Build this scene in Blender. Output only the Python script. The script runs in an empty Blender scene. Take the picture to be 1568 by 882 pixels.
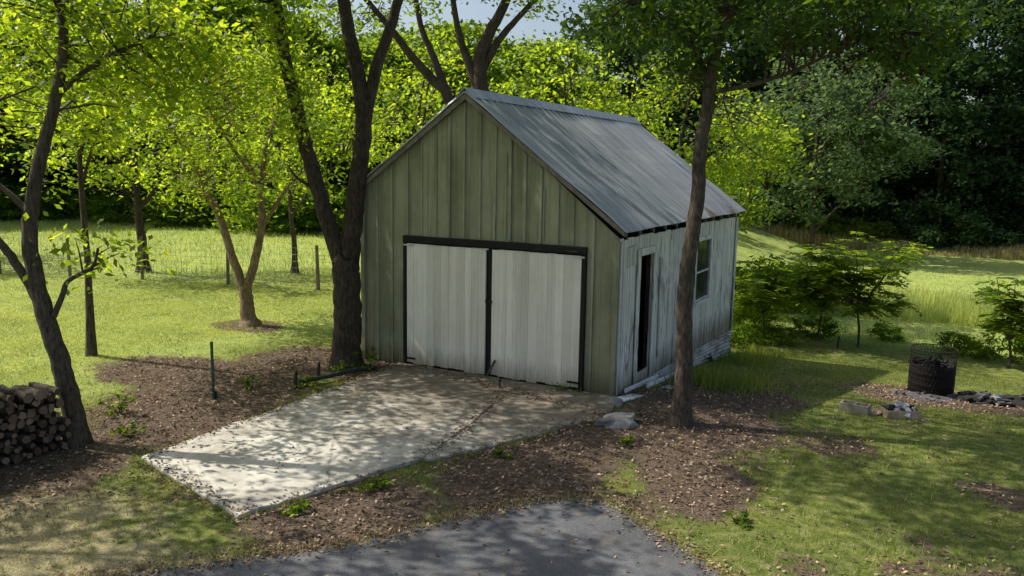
import bpy, math, random
import numpy as np
from mathutils import Vector, Matrix
random.seed(7); rng=np.random.default_rng(11)
S=bpy.context.scene
COL=S.collection
SUN_EL=46.0
# ------------------------------------------------------------------ helpers
def sstep(a,b,x):
    k=np.clip((np.asarray(x,float)-a)/(b-a),0,1); return k*k*(3-2*k)
def gz(x,y):
    x=np.asarray(x,float); y=np.asarray(y,float)
    s=sstep(-9,-2,x)
    ramp=np.where(y<0,0,np.where(y<1,0.06*y*y,np.where(y<9,0.06+0.12*(y-1),1.02+0.4*sstep(9,30,y))))
    return -s*ramp
def G(x,y): return float(gz(x,y))
def link(o,parent=None):
    COL.objects.link(o)
    if parent: o.parent=parent
    return o
def empty(name,loc=(0,0,0)):
    e=bpy.data.objects.new(name,None); e.location=loc; e.empty_display_size=.2; COL.objects.link(e); return e
def npmesh(name,V,F,mat=None,smooth=False,mats=None,midx=None):
    V=np.asarray(V,np.float32).reshape(-1,3); F=np.asarray(F,np.int32); n=F.shape[1]
    me=bpy.data.meshes.new(name)
    me.vertices.add(len(V)); me.vertices.foreach_set("co",V.ravel())
    me.loops.add(F.size); me.loops.foreach_set("vertex_index",F.ravel())
    me.polygons.add(len(F)); me.polygons.foreach_set("loop_start",np.arange(0,F.size,n,dtype=np.int32))
    me.polygons.foreach_set("loop_total",np.full(len(F),n,np.int32))
    if smooth: me.polygons.foreach_set("use_smooth",np.ones(len(F),bool))
    if mats:
        for m in mats: me.materials.append(m)
        if midx is not None: me.polygons.foreach_set("material_index",np.asarray(midx,np.int32))
    elif mat: me.materials.append(mat)
    me.update(calc_edges=True); return me
class MB:
    """small mesh builder"""
    def __init__(s): s.v=[];s.f=[];s.m=[];s.sm=[]
    def add(s,V,F,m=0,sm=False):
        b=len(s.v); s.v+= [tuple(p) for p in V]; s.f+=[tuple(i+b for i in f) for f in F]; s.m+=[m]*len(F); s.sm+=[sm]*len(F)
    def box(s,x0,x1,y0,y1,z0,z1,m=0,rot=None,piv=None):
        V=[Vector((x,y,z)) for z in (z0,z1) for y in (y0,y1) for x in (x0,x1)]
        if rot is not None:
            p=Vector(piv if piv else ((x0+x1)/2,(y0+y1)/2,(z0+z1)/2)); V=[rot@(v-p)+p for v in V]
        s.add(V,[(0,2,3,1),(4,5,7,6),(0,1,5,4),(2,6,7,3),(0,4,6,2),(1,3,7,5)],m)
    def prism(s,poly,axis,a,b,m=0):
        n=len(poly)
        def P(p,t):
            return (t,p[0],p[1]) if axis==0 else ((p[0],t,p[1]) if axis==1 else (p[0],p[1],t))
        V=[P(p,a) for p in poly]+[P(p,b) for p in poly]
        s.add(V,[tuple(range(n))[::-1],tuple(range(n,2*n))]+[(i,(i+1)%n,(i+1)%n+n,i+n) for i in range(n)],m)
    def tube(s,pts,rad,n=8,m=0,cap=True,wob=0.0):
        pts=[Vector(p) for p in pts]; V=[];F=[]
        prev=None
        for i,p in enumerate(pts):
            d=(pts[min(i+1,len(pts)-1)]-pts[max(i-1,0)]).normalized()
            if prev is None:
                a=d.cross(Vector((1,0.2,0.1))); 
                if a.length<.1:a=d.cross(Vector((0,1,0)))
                a.normalize()
            else:
                a=(prev-d*prev.dot(d)).normalized()
            prev=a; b=d.cross(a)
            for k in range(n):
                t=2*math.pi*k/n; r=rad[i]*(1+wob*(random.random()-.5)*2)
                V.append(p+a*math.cos(t)*r+b*math.sin(t)*r)
        for i in range(len(pts)-1):
            for k in range(n):
                F.append((i*n+k,i*n+(k+1)%n,(i+1)*n+(k+1)%n,(i+1)*n+k))
        s.add(V,F,m,True)
        if cap:
            s.add(V[:n],[tuple(range(n))[::-1]],m); s.add(V[-n:],[tuple(range(n))],m)
    def obj(s,name,mats,parent=None,bevel=0,loc=None):
        me=bpy.data.meshes.new(name); me.from_pydata(s.v,[],s.f)
        for m in (mats if isinstance(mats,(list,tuple)) else [mats]): me.materials.append(m)
        me.polygons.foreach_set("material_index",s.m); me.polygons.foreach_set("use_smooth",s.sm)
        me.update(); o=bpy.data.objects.new(name,me); link(o,parent)
        if loc: o.location=loc
        if bevel:
            b=o.modifiers.new("b",'BEVEL'); b.width=bevel; b.segments=1; b.limit_method='ANGLE'
        return o
def catmull(P,sub=4):
    P=[np.array(p,float) for p in P]; out=[]
    for i in range(len(P)-1):
        p0=P[max(i-1,0)];p1=P[i];p2=P[i+1];p3=P[min(i+2,len(P)-1)]
        for k in range(sub):
            t=k/sub; out.append(.5*((2*p1)+(p2-p0)*t+(2*p0-5*p1+4*p2-p3)*t*t+(3*p1-p0-3*p2+p3)*t**3))
    out.append(P[-1]); return out
# ------------------------------------------------------------------ materials
class NT:
    def __init__(s,name):
        s.mat=bpy.data.materials.new(name); s.mat.use_nodes=True; s.t=s.mat.node_tree; s.t.nodes.clear()
        s.out=s.n("ShaderNodeOutputMaterial")
    def n(s,typ,**kw):
        nd=s.t.nodes.new(typ)
        for k,v in kw.items():
            if k=='inp':
                for a,b in v.items(): 
                    if isinstance(b,bpy.types.NodeSocket): s.t.links.new(b,nd.inputs[a])
                    else: nd.inputs[a].default_value=b
            else: setattr(nd,k,v)
        return nd
    def coords(s,scale=(1,1,1),obj=True):
        tc=s.n("ShaderNodeTexCoord"); mp=s.n("ShaderNodeMapping",inp={'Vector':tc.outputs['Object'],'Scale':scale}); return mp.outputs[0]
    def noise(s,vec,scale,detail=4,rough=.55,dist=0):
        return s.n("ShaderNodeTexNoise",inp={'Vector':vec,'Scale':scale,'Detail':detail,'Roughness':rough,'Distortion':dist}).outputs[0]
    def ramp(s,fac,stops):
        r=s.n("ShaderNodeValToRGB",inp={'Fac':fac}); e=r.color_ramp.elements
        while len(e)<len(stops): e.new(.5)
        for i,(p,c) in enumerate(stops):
            e[i].position=p; e[i].color=(c,c,c,1) if isinstance(c,(int,float)) else (*c,1)
        return r.outputs[0]
    def mix(s,f,a,b,mode='MIX'):
        m=s.n("ShaderNodeMix",data_type='RGBA',blend_type=mode)
        for i,v in ((0,f),(6,a),(7,b)):
            if isinstance(v,bpy.types.NodeSocket): s.t.links.new(v,m.inputs[i])
            else: m.inputs[i].default_value=v if i==0 else ((*v,1) if len(v)==3 else v)
        return m.outputs[2]
    def math(s,op,a,b=0):
        return s.n("ShaderNodeMath",operation=op,inp={0:a,1:b}).outputs[0]
    def bsdf(s,col,rough=.8,metal=0,spec=.3,bump=None,bstr=.3,bdist=.02):
        b=s.n("ShaderNodeBsdfPrincipled",inp={'Roughness':rough,'Metallic':metal,'Specular IOR Level':spec})
        if isinstance(col,bpy.types.NodeSocket): s.t.links.new(col,b.inputs['Base Color'])
        else: b.inputs['Base Color'].default_value=(*col,1)
        if bump is not None:
            bp=s.n("ShaderNodeBump",inp={'Height':bump,'Strength':bstr,'Distance':bdist}); s.t.links.new(bp.outputs[0],b.inputs['Normal'])
        s.t.links.new(b.outputs[0],s.out.inputs[0]); return b
def m_leaf(name,c1,c2,c3=None,trans=.45,tcol=None,simple=False):
    t=NT(name); geo=t.n("ShaderNodeNewGeometry"); r=geo.outputs['Random Per Island']
    v=t.coords(); n=t.noise(v,.9,2)
    col=t.ramp(r,[(0,c1),(.6,c2),(1,c3 or c2)])
    col=t.mix(.75,col,t.ramp(n,[(.35,(.6,.65,.65)),(.65,(1.25,1.2,1.0))]),'MULTIPLY')
    if simple: d=t.n("ShaderNodeBsdfDiffuse",inp={'Color':col})
    else: d=t.n("ShaderNodeBsdfPrincipled",inp={'Base Color':col,'Roughness':.45,'Specular IOR Level':.3})
    if trans<=0:
        t.t.links.new(d.outputs[0],t.out.inputs[0]); return t.mat
    tr=t.n("ShaderNodeBsdfTranslucent"); tc=t.mix(1.0,col,tcol or (4.6,3.9,1.0),'MULTIPLY'); t.t.links.new(tc,tr.inputs[0])
    ms=t.n("ShaderNodeMixShader",inp={0:trans,1:d.outputs[0],2:tr.outputs[0]}); t.t.links.new(ms.outputs[0],t.out.inputs[0])
    return t.mat
def m_bark(name,c1,c2):
    t=NT(name); v=t.coords((1,1,.22)); n=t.noise(v,30,6,.7,.4); n2=t.noise(t.coords(),2.5,3)
    col=t.ramp(n,[(.35,c1),(.65,c2)]); col=t.mix(.5,col,t.ramp(n2,[(.35,.5),(.65,1.2)]),'MULTIPLY')
    t.bsdf(col,.95,bump=n,bstr=.9,bdist=.03); return t.mat
def m_plain(name,c,rough=.7,metal=0,var=.35,sc=8):
    t=NT(name); n=t.noise(t.coords(),sc,5,.6)
    col=t.mix(1.0,c,t.ramp(n,[(.3,1-var),(.7,1+var)]),'MULTIPLY'); t.bsdf(col,rough,metal,bump=n,bstr=.15); return t.mat
def m_board(name,paint,wood,peel=.5,grime=(.5,.5,.45),fineamt=.4,streak=.35):
    t=NT(name); v=t.coords((14,14,1.2)); n=t.noise(v,2.2,8,.65,.3)
    n3=t.noise(t.coords((1,1,.6)),1.6,4); fine=t.noise(t.coords((60,60,2)),3,4,.7); st=t.noise(t.coords((9,9,.35)),1.5,5,.6)
    geo=t.n("ShaderNodeNewGeometry"); r=geo.outputs['Random Per Island']
    m=t.ramp(t.math('ADD',t.math('MULTIPLY',n,.65),t.math('MULTIPLY',n3,.35)),[(peel,0.0),(peel+.05,1.0)])
    col=t.mix(m,paint,wood); col=t.mix(1,col,t.ramp(r,[(0,.84),(1,1.08)]),'MULTIPLY')
    col=t.mix(.6,col,t.ramp(n3,[(.35,grime),(.6,(1,1,1))]),'MULTIPLY')
    col=t.mix(streak,col,t.ramp(st,[(.38,(.42,.38,.3)),(.52,(1,1,1))]),'MULTIPLY')
    col=t.mix(fineamt,col,t.ramp(fine,[(.3,.6),(.6,1.1)]),'MULTIPLY')
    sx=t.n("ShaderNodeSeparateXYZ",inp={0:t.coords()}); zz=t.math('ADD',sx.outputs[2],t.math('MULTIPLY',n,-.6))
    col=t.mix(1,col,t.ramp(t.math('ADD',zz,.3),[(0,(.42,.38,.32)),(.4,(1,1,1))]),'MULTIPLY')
    t.bsdf(col,.75,bump=fine,bstr=.25,bdist=.01); return t.mat
M_bark=m_bark("bark_brown",(.04,.03,.022),(.16,.125,.09))
M_bark_l=m_bark("bark_tan",(.14,.095,.058),(.42,.3,.2))
M_bark_d=m_bark("bark_dark",(.026,.019,.013),(.11,.082,.058))
M_leafA=m_leaf("leaf_spring",(.055,.1,.02),(.09,.15,.028),(.14,.19,.04),.6,(6.0,4.9,1.1))
M_leafB=m_leaf("leaf_mid",(.045,.085,.02),(.08,.13,.03),(.11,.165,.04),.52,(4.8,4.2,1.1),True)
M_leafD=m_leaf("leaf_deep",(.03,.06,.015),(.045,.085,.02),(.06,.105,.03),.45,(4.4,4.0,1.0))
M_leafF=m_leaf("leaf_forest",(.034,.065,.036),(.06,.105,.05),(.1,.145,.07),.35,(2,2.2,1.1),True)  # darker bluish green, the far wood's shade put into the leaf colour
M_leafS=m_leaf("leaf_silver",(.09,.14,.075),(.12,.18,.095),(.15,.21,.12),.4,(2,2.0,1.1),True)
M_leafR=m_leaf("leaf_dead",(.09,.05,.03),(.12,.065,.035),(.07,.05,.025),.25,(1.4,1,.8),True)
M_litter=m_leaf("leaf_litter",(.1,.06,.042),(.21,.14,.1),(.55,.42,.31),.0,None,True)
M_grass=m_leaf("grass_blade",(.13,.19,.04),(.21,.28,.06),(.4,.4,.16),.4,(2.0,1.8,.8),True)
M_lawn_sun=m_leaf("lawn_painted_sun_blade",(.3,.37,.09),(.44,.5,.15),(.6,.58,.28),.4,(1.4,1.3,.8),True)  # paler copy of the lawn blade with sunlight put into its colour
M_straw=m_leaf("straw_blade",(.38,.32,.17),(.56,.49,.28),(.27,.3,.11),.3,(1.3,1.2,.8),True)
M_fieldg=m_leaf("field_grass",(.34,.43,.12),(.46,.55,.17),(.6,.6,.28),.4,(1.4,1.3,.9),True)
# ------------------------------------------------------------------ leaves
def leafgeo(C,size,flat=.5,asp=.5,droop=0):
    n=len(C); sz=size*(.65+.7*rng.random(n))
    nr=rng.normal(size=(n,3)); nr[:,2]=np.abs(nr[:,2])+flat; nr/=np.linalg.norm(nr,axis=1)[:,None]
    a=rng.normal(size=(n,3)); a[:,2]-=droop; a-=nr*(a*nr).sum(1)[:,None]; a/=np.linalg.norm(a,axis=1)[:,None]
    b=np.cross(nr,a)
    L=a*sz[:,None]*.5; W=b*sz[:,None]*.5*asp
    V=np.stack([C-L,C+W-L*.1+nr*sz[:,None]*.06,C+L,C-W-L*.1+nr*sz[:,None]*.06],1).reshape(-1,3)
    return V
def leafmesh(name,C,size,mat,**k):
    V=leafgeo(np.asarray(C),size,**k); F=np.arange(len(V)).reshape(-1,4); return npmesh(name,V,F,mat)
def ellip(c,r,n,shell=.35):
    d=rng.normal(size=(n,3)); d/=np.linalg.norm(d,axis=1)[:,None]
    q=(shell+(1-shell)*rng.random(n))**.6
    return np.array(c)+d*q[:,None]*np.array(r)
def clusters(cs,per,rad,flat=.55):
    cs=np.asarray(cs); n=len(cs)*per; base=np.repeat(cs,per,0)
    rr=np.repeat(rad*(.6+.8*rng.random(len(cs))),per)
    return base+rng.normal(size=(n,3))*rr[:,None]*np.array([.55,.55,.55*flat])
def make_tree(name,limbs,crowns,mat,leaf=.11,per=70,crad=.5,bark=None,twig=.014,extra=None,sides=10,flare=1.6,asp=.5):
    base=Vector(limbs[0][0][0]); e=empty(name,base); mb=MB(); samples=[]
    for i,(P,r0,r1) in enumerate(limbs):
        Q=catmull(P,5); n=len(Q); rad=[r0+(r1-r0)*(k/(n-1)) for k in range(n)]
        if i==0:
            rad=[r*(1+(flare-1)*max(0,1-k/4)**2) for k,r in enumerate(rad)]
            Q[0]=Q[0]-np.array([0,0,.15])
        for k in range(1,n-1): Q[k]=Q[k]+rng.normal(size=3)*rad[k]*.05
        mb.tube([q-np.array(base) for q in Q],rad,sides if r0>.05 else 6,0,True,.035)
        samples+= [q for q in Q[2:]]
    samples=np.array(samples); cs=[]
    for c,r,n in crowns: cs.append(ellip(c,r,n))
    cs=np.concatenate(cs)
    for c in cs:
        d=np.linalg.norm((samples-c)*np.array([1,1,1.0])+np.array([0,0,.3]),axis=1); s=samples[int(np.argmin(d))]
        v=c-s; L=np.linalg.norm(v)
        if L<.1: continue
        side=rng.normal(size=3)*L*.1
        mid=s+v*.5+side+np.array([0,0,L*.08])
        tw=max(twig,.010*L)
        mb.tube([s-np.array(base),mid-np.array(base),c-np.array(base)],[tw*1.2,tw*.8,tw*.35],4,0,False)
    mb.obj("trunk_and_limbs",bark or M_bark,e)
    C=clusters(cs,per,crad)-np.array(base)
    o=bpy.data.objects.new("foliage",leafmesh(name+"_leaves",C,leaf,mat,asp=asp)); link(o,e)
    if extra is not None:
        for (cc,m2,l2) in extra:
            o=bpy.data.objects.new("foliage_patch",leafmesh(name+"_leaves2",np.asarray(cc)-np.array(base),l2,m2,asp=asp)); link(o,e)
    return e
# ------------------------------------------------------------------ GROUND
def wob(x,y,s=1.0):
    return (np.sin(1.7*x*s+.6*y*s+1)*np.sin(.9*x*s-1.9*y*s+2)+.6*np.sin(3.9*x*s-2.1*y*s)*np.sin(2.3*x*s+4.3*y*s+.7)+.35*np.sin(9.1*x*s+3*y*s)*np.sin(7.7*y*s-2*x*s))/1.6
def blob(x,y,cx,cy,rx,ry,ang=0):
    c,s=math.cos(ang),math.sin(ang); u=((x-cx)*c+(y-cy)*s)/rx; v=(-(x-cx)*s+(y-cy)*c)/ry
    return np.exp(-(u*u+v*v)**1.5)
def dirtmask(x,y):
    m=0*x
    for b in [(0.2,-3.0,1.0,2.1,.3),(1.4,-.8,1.2,1.4,0),(1.3,1.6,1.1,2.2,0),(-4.9,-3.2,1.3,2.3,.3),(-5,-.6,1.5,1.0,0),(-.8,-5.2,.9,1.0,0),(4.3,4.4,1.5,1.2,0),(-8.4,1.0,.8,.6,0),(-4.6,-6.1,1.2,1.4,0),(1.9,-2.6,.6,1.1,.4),(5.2,-4.2,1.0,.9,0),(-6.5,-2.3,1.6,.9,0)]:
        m=np.maximum(m,blob(x,y,*b))
    thin=.5*np.clip(wob(x,y,.8)*1.3+.1,0,1)*sstep(3.5,.5,y)*sstep(-6,-3,x)
    m=np.maximum(m*1.2,thin)
    return np.clip(m+.28*wob(x,y,1.3)*np.minimum(1,m*3),0,1)
def strawmask(x,y):
    return np.clip(np.maximum(blob(x,y,-2.6,-7.2,2.2,1.3,-.2),.7*blob(x,y,.2,-5.2,1.2,.6,.9))*.8+.3*wob(x,y,1.1),0,1)*np.maximum(blob(x,y,-2,-6.6,4,2.2,0),.2)
def fieldmask(x,y):
    a=sstep(9.5,12.5,y-.12*(x-2)+.5*wob(x,y,.4))
    l=sstep(0,2.0,(y-(5.4+(x+10.5)*.29)))
    return np.where(x<-6,l,np.maximum(a,0))
def sunpaintmask(x,y):  # sunlight on the left lawn, painted in as paler grass
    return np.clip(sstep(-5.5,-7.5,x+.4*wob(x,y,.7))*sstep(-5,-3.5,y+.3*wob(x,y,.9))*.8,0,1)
def axis(lim,core,n):
    t=np.linspace(-1,1,n); return core*t+ (lim-core)*np.sign(t)*np.abs(t)**5
ax=axis(500,14,420)-3; ay=axis(500,14,420)+0
X,Y=np.meshgrid(ax,ay); Z=gz(X,Y)
V=np.stack([X,Y,Z],-1).reshape(-1,3); n=420
i=np.arange(n*n).reshape(n,n); F=np.stack([i[:-1,:-1],i[:-1,1:],i[1:,1:],i[1:,:-1]],-1).reshape(-1,4)
t=NT("ground_soil_grass")
vv=t.coords(); a1=t.n("ShaderNodeAttribute",attribute_name="dirt").outputs['Fac']; a2=t.n("ShaderNodeAttribute",attribute_name="field_sunpaint").outputs['Fac']; a3=t.n("ShaderNodeAttribute",attribute_name="straw").outputs['Fac']
nA=t.noise(vv,.8,5); nB=t.noise(vv,7,6,.7); nC=t.noise(vv,45,4,.7)
gcol=t.ramp(nB,[(.3,(.08,.115,.028)),(.5,(.16,.2,.05)),(.72,(.34,.32,.15))])
gcol=t.mix(.7,gcol,t.ramp(nA,[(.35,(.65,.7,.65)),(.65,(1.35,1.2,1.0))]),'MULTIPLY')
dcol=t.ramp(nC,[(.3,(.052,.037,.027)),(.5,(.14,.1,.072)),(.7,(.34,.26,.19))])
dcol=t.mix(.6,dcol,t.ramp(nB,[(.3,.55),(.7,1.35)]),'MULTIPLY')
fcol=t.ramp(nB,[(.3,(.28,.36,.095)),(.6,(.43,.51,.16)),(.8,(.55,.56,.25))])
fcol=t.mix(.6,fcol,t.ramp(nA,[(.35,(.75,.8,.7)),(.65,(1.2,1.1,1.0))]),'MULTIPLY')
scol=t.ramp(nC,[(.3,(.15,.12,.065)),(.5,(.38,.32,.18)),(.7,(.58,.5,.31))])
dm=t.math('ADD',a1,t.math('MULTIPLY',t.math('SUBTRACT',nB,.5),1.1)); dmr=t.ramp(dm,[(.3,0.0),(.5,1.0)])
sm_=t.math('ADD',a3,t.math('MULTIPLY',t.math('SUBTRACT',nB,.5),1.2)); smr=t.ramp(sm_,[(.35,0.0),(.6,.9)])
col=t.mix(a2,gcol,fcol); col=t.mix(dmr,col,dcol); col=t.mix(smr,col,scol)
bh=t.math('ADD',nC,t.math('MULTIPLY',nB,2))
t.bsdf(col,.95,spec=.1,bump=bh,bstr=.7,bdist=.03)
me=npmesh("ground",V,F,t.mat,True)
for nm,fn in (("dirt",dirtmask),("field_sunpaint",lambda x,y:np.maximum(fieldmask(x,y),sunpaintmask(x,y))),("straw",strawmask)):  # meadow mask also carries the sunlight painted on the left lawn
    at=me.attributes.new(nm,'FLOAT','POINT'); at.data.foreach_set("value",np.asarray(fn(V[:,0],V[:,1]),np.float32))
link(bpy.data.objects.new("ground",me))
# ------------------------------------------------------------------ asphalt & slab
def inpoly(x,y,poly):
    ins=np.zeros(np.shape(x),bool); n=len(poly)
    for i in range(n):
        x0,y0=poly[i];x1,y1=poly[(i+1)%n]
        c=((y0>y)!=(y1>y))&(x<(x1-x0)*(y-y0)/(y1-y0+1e-12)+x0); ins^=c
    return ins
def ragged(poly,step,amp):
    out=[]
    for i in range(len(poly)):
        a=np.array(poly[i]);b=np.array(poly[(i+1)%len(poly)]);L=np.linalg.norm(b-a);k=max(1,int(L/step))
        for j in range(k):
            out.append(tuple(a+(b-a)*j/k+rng.normal(size=2)*(amp if j else amp*.4)))
    return out
ASPH=[(-3.4,-10),(-1.9,-7.4),(-1.0,-6.4),(-.22,-5.57),(.3,-4.6),(.75,-3.95),(1.24,-3.6),(1.9,-4.0),(2.76,-4.58),(4.2,-6),(5.5,-8.5),(6.5,-20),(-6,-20)]
t=NT("asphalt"); v=t.coords(); n1=t.noise(v,1.1,5); n2=t.noise(v,90,3,.8); n3=t.noise(v,4,7,.75,.5)
col=t.ramp(n2,[(.3,(.06,.06,.066)),(.7,(.2,.2,.205))]); col=t.mix(.7,col,t.ramp(n1,[(.35,.7),(.65,1.35)]),'MULTIPLY')
col=t.mix(t.ramp(n3,[(.54,0.0),(.66,.55)]),col,(.22,.18,.13)); t.bsdf(col,.9,bump=n2,bstr=.5,bdist=.01); M_asph=t.mat
mb=MB(); P=ragged(ASPH,.07,.022); mb.prism(P,2,-.03,.006); mb.obj("asphalt_driveway",M_asph)
t=NT("concrete_old"); v=t.coords(); n1=t.noise(v,1.0,6,.6,.5); n2=t.noise(v,60,4,.7); n3=t.noise(v,5,7,.75,.4); n4=t.noise(v,2.2,6,.7,.3)
vo=t.n("ShaderNodeTexVoronoi",feature='DISTANCE_TO_EDGE',inp={'Vector':t.mix(.12,v,t.n("ShaderNodeTexNoise",inp={'Vector':v,'Scale':2.5,'Detail':5}).outputs[1]),'Scale':.55})
sxy=t.n("ShaderNodeSeparateXYZ",inp={0:v})
col=t.ramp(n1,[(.3,(.48,.435,.355)),(.5,(.68,.625,.53)),(.7,(.8,.75,.64))]); col=t.mix(.5,col,t.ramp(n2,[(.3,.7),(.7,1.2)]),'MULTIPLY')
near=t.math('ADD',t.math('MULTIPLY',t.math('ADD',sxy.outputs[1],4.1),.13),t.math('MULTIPLY',n3,1.0))  # darker towards the doors: leaf stain plus the upper slab's shade painted in
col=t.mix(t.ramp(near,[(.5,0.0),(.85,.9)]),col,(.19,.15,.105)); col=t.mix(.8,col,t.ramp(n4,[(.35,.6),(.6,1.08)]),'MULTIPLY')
cr=t.ramp(vo.outputs[0],[(0,.45),(.007,1.0)]); col=t.mix(.7,col,cr,'MULTIPLY')
t.bsdf(col,.9,bump=t.math('ADD',n2,n3),bstr=.4,bdist=.01); M_conc=t.mat
slab=empty("concrete_slab",(0,0,0))
SE=[(-.95,-3.6),(-1.0,-2.9),(-1.1,-2.2),(-1.3,-1.3),(-1.5,-.75),(-1.9,-.02)]
A=[(-3.85,-.02),(-3.77,-.55),(-3.67,-5.22),(-1.55,-5.8),(-.97,-3.72)]+SE
Bp=[(x+.012,y) for x,y in SE][::-1]; Bp=[(.1,-.03)]+Bp+[(-.85,-3.6),(-.5,-2.9),(-.1,-2.0),(.1,-1.5),(.3,-1.0),(.22,-.5)][0:6]
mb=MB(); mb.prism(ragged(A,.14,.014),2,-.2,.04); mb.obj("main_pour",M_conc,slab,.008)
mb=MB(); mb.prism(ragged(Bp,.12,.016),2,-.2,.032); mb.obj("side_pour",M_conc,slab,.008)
SLABALL=[(-3.85,-.02),(-3.67,-5.22),(-1.55,-5.8),(.3,-1.0),(.1,0)]
# ------------------------------------------------------------------ GARAGE
W=4.6; D=7.5; XP=-2.534; ZP=4.40; ZER=2.36; ZEL=2.95
M_green=m_board("siding_green_paint",(.38,.39,.25),(.28,.25,.18),.6,(.55,.55,.45),.4,.4)
M_trim=m_board("trim_green_grey",(.4,.41,.28),(.27,.24,.17),.6)
M_door=m_board("door_white_paint",(.92,.88,.77),(.62,.56,.46),.62,(.88,.85,.78),.25,.2)
M_side=m_board("side_white_peeling",(.88,.86,.82),(.33,.31,.28),.53,(.74,.73,.7),.35,.45)
M_black=m_plain("black_trim",(.012,.011,.011),.6)
M_inner=m_plain("rough_lumber",(.1,.08,.06),.9)
t=NT("galvanized_roof"); v=t.coords(); n1=t.noise(t.coords((.4,5,.4)),1.6,6,.65); n2=t.noise(v,.9,5,.65,.4)
col=t.ramp(n1,[(.3,(.3,.31,.32)),(.7,(.56,.57,.58))]); sx=t.n("ShaderNodeSeparateXYZ",inp={0:v})
rust=t.math('ADD',t.math('MULTIPLY',n2,1.0),t.math('MULTIPLY',t.math('ADD',sx.outputs[0],t.math('MULTIPLY',sx.outputs[1],.3)),.13))
col=t.mix(t.ramp(rust,[(.76,0.0),(.9,.8)]),col,(.2,.12,.08)); t.bsdf(col,.5,.3,.4,bump=n2,bstr=.1); M_roof=t.mat
t=NT("dirty_glass"); n1=t.noise(t.coords(),4,4); t.bsdf(t.ramp(n1,[(.3,(.01,.012,.014)),(.7,(.04,.045,.05))]),.15,spec=.6); M_glass=t.mat
t=NT("corrugated_skirt"); n1=t.noise(t.coords((1,1,2)),2.2,7,.7,.3); t.bsdf(t.ramp(n1,[(.35,(.6,.6,.6)),(.52,(.42,.4,.38)),(.6,(.22,.13,.085))]),.6,.2); M_skirt=t.mat
M_stone=m_plain("field_stone",(.26,.25,.24),.9,0,.4,6)
gar=empty("wooden_garage",(0,0,0))
def ztop(x): return ZP-(XP-x)*(ZP-ZEL)/(XP+W) if x<XP else ZP-(x-XP)*(ZP-ZER)/(0-XP)
DL,DR,DC,DT=-3.749,-.474,-2.115,2.2
def wallpiece(mb,x0,x1,z0,y0=0.,y1=.05,m=0,top=None):
    if x0<XP<x1: poly=[(x0,z0),(x1,z0),(x1,ztop(x1) if top is None else top),(XP,ztop(XP)),(x0,ztop(x0))] if top is None else [(x0,z0),(x1,z0),(x1,top),(x0,top)]
    else: poly=[(x0,z0),(x1,z0),(x1,ztop(x1) if top is None else top),(x0,ztop(x0) if top is None else top)]
    mb.prism(poly,1,y0,y1,m)
xs=[-4.6]; 
while xs[-1]<-.2: xs.append(xs[-1]+random.choice([.27,.29,.31,.33,.25]))
xs[-1]=0.0
mb=MB(); bt=MB()
for a,b in zip(xs[:-1],xs[1:]):
    j=random.uniform(-.008,.006)
    cuts=[c for c in (DL,DR) if a<c<b]; ed=[a]+cuts+[b]
    for u,w in zip(ed[:-1],ed[1:]):
        mid=(u+w)/2; z0=DT if DL<mid<DR else -.05
        wallpiece(mb,u+.001,w-.001,z0,j+.01,.05)
for x in xs[1:-1]:
    x+=random.uniform(-.012,.012); wz=random.uniform(.014,.024)
    z0=DT+.02 if DL-.05<x<DR+.05 else -.03
    bt.prism([(x-wz,z0),(x+wz,z0),(x+wz+random.uniform(-.006,.006),ztop(x+wz)-.03),(x-wz,ztop(x-wz)-.03)],1,-.012-random.uniform(0,.004),.001)
for x in (-3.3,-1.85,-1.2): 
    bt.prism([(x-.012,DT+.05),(x+.012,DT+.05),(x+.012,ztop(x)-.3),(x-.012,ztop(x)-.3)],1,-.009,.001)
bt.box(-4.635,-4.56,-.03,.05,-.05,ZEL-.02); bt.box(-.05,.03,-.03,.0,-.2,ZER-.03)
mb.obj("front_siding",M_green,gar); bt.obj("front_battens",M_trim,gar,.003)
mb=MB()
mb.box(DL,DR,-.05,.02,2.09,2.2); mb.box(DL-.0,DL+.055,-.045,.02,.03,2.088); mb.box(DR-.055,DR,-.045,.02,.03,2.088); mb.box(DC-.045,DC+.045,-.005,.04,.03,2.088)
mb.box(DL+.1,DR-.1,-.075,-.052,2.105,2.135); mb.box(DL,DR,.06,.1,.0,2.2)
mb.obj("door_frame_and_track",M_black,gar,.004)
for nm,x0,x1 in (("door_left_leaf",DL+.075,DC-.06),("door_right_leaf",DC+.055,DR-.075)):
    mb=MB(); n=11; x=x0; ws=[random.uniform(.85,1.2) for _ in range(n)]; tt=sum(ws)
    for k,w in enumerate(ws):
        w=w/tt*(x1-x0); mb.box(x+.001,x+w-.001,-.035-random.uniform(0,.004),0.0,.055+random.uniform(-.015,.02),2.075-random.uniform(0,.01)); x+=w
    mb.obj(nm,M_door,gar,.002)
mb=MB()
mb.box(DL+.02,DL+.22,-.062,-.052,2.035,2.06); mb.box(DR-.22,DR-.02,-.062,-.052,2.035,2.06); mb.box(DC-.16,DC-.0,-.062,-.052,2.06,2.08)
mb.box(DC-.05,DC+.07,-.06,-.042,1.23,1.26,1); mb.tube([(DC+.06,-.06,1.25),(DC+.08,-.09,1.22),(DC+.06,-.07,1.19)],[.008]*3,6,1)
mb.box(DL+.05,DL+.25,-.06,-.045,.13,.16,1); mb.box(DR-.25,DR-.05,-.06,-.045,.13,.16,1)
mb.box(DC+.06,DC+.09,-.09,-.06,.0,.34,2,Matrix.Rotation(.5,3,'Y'))
mb.obj("door_hardware",[m_plain("white_strap",(.6,.6,.56)),M_black,M_inner],gar)
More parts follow.
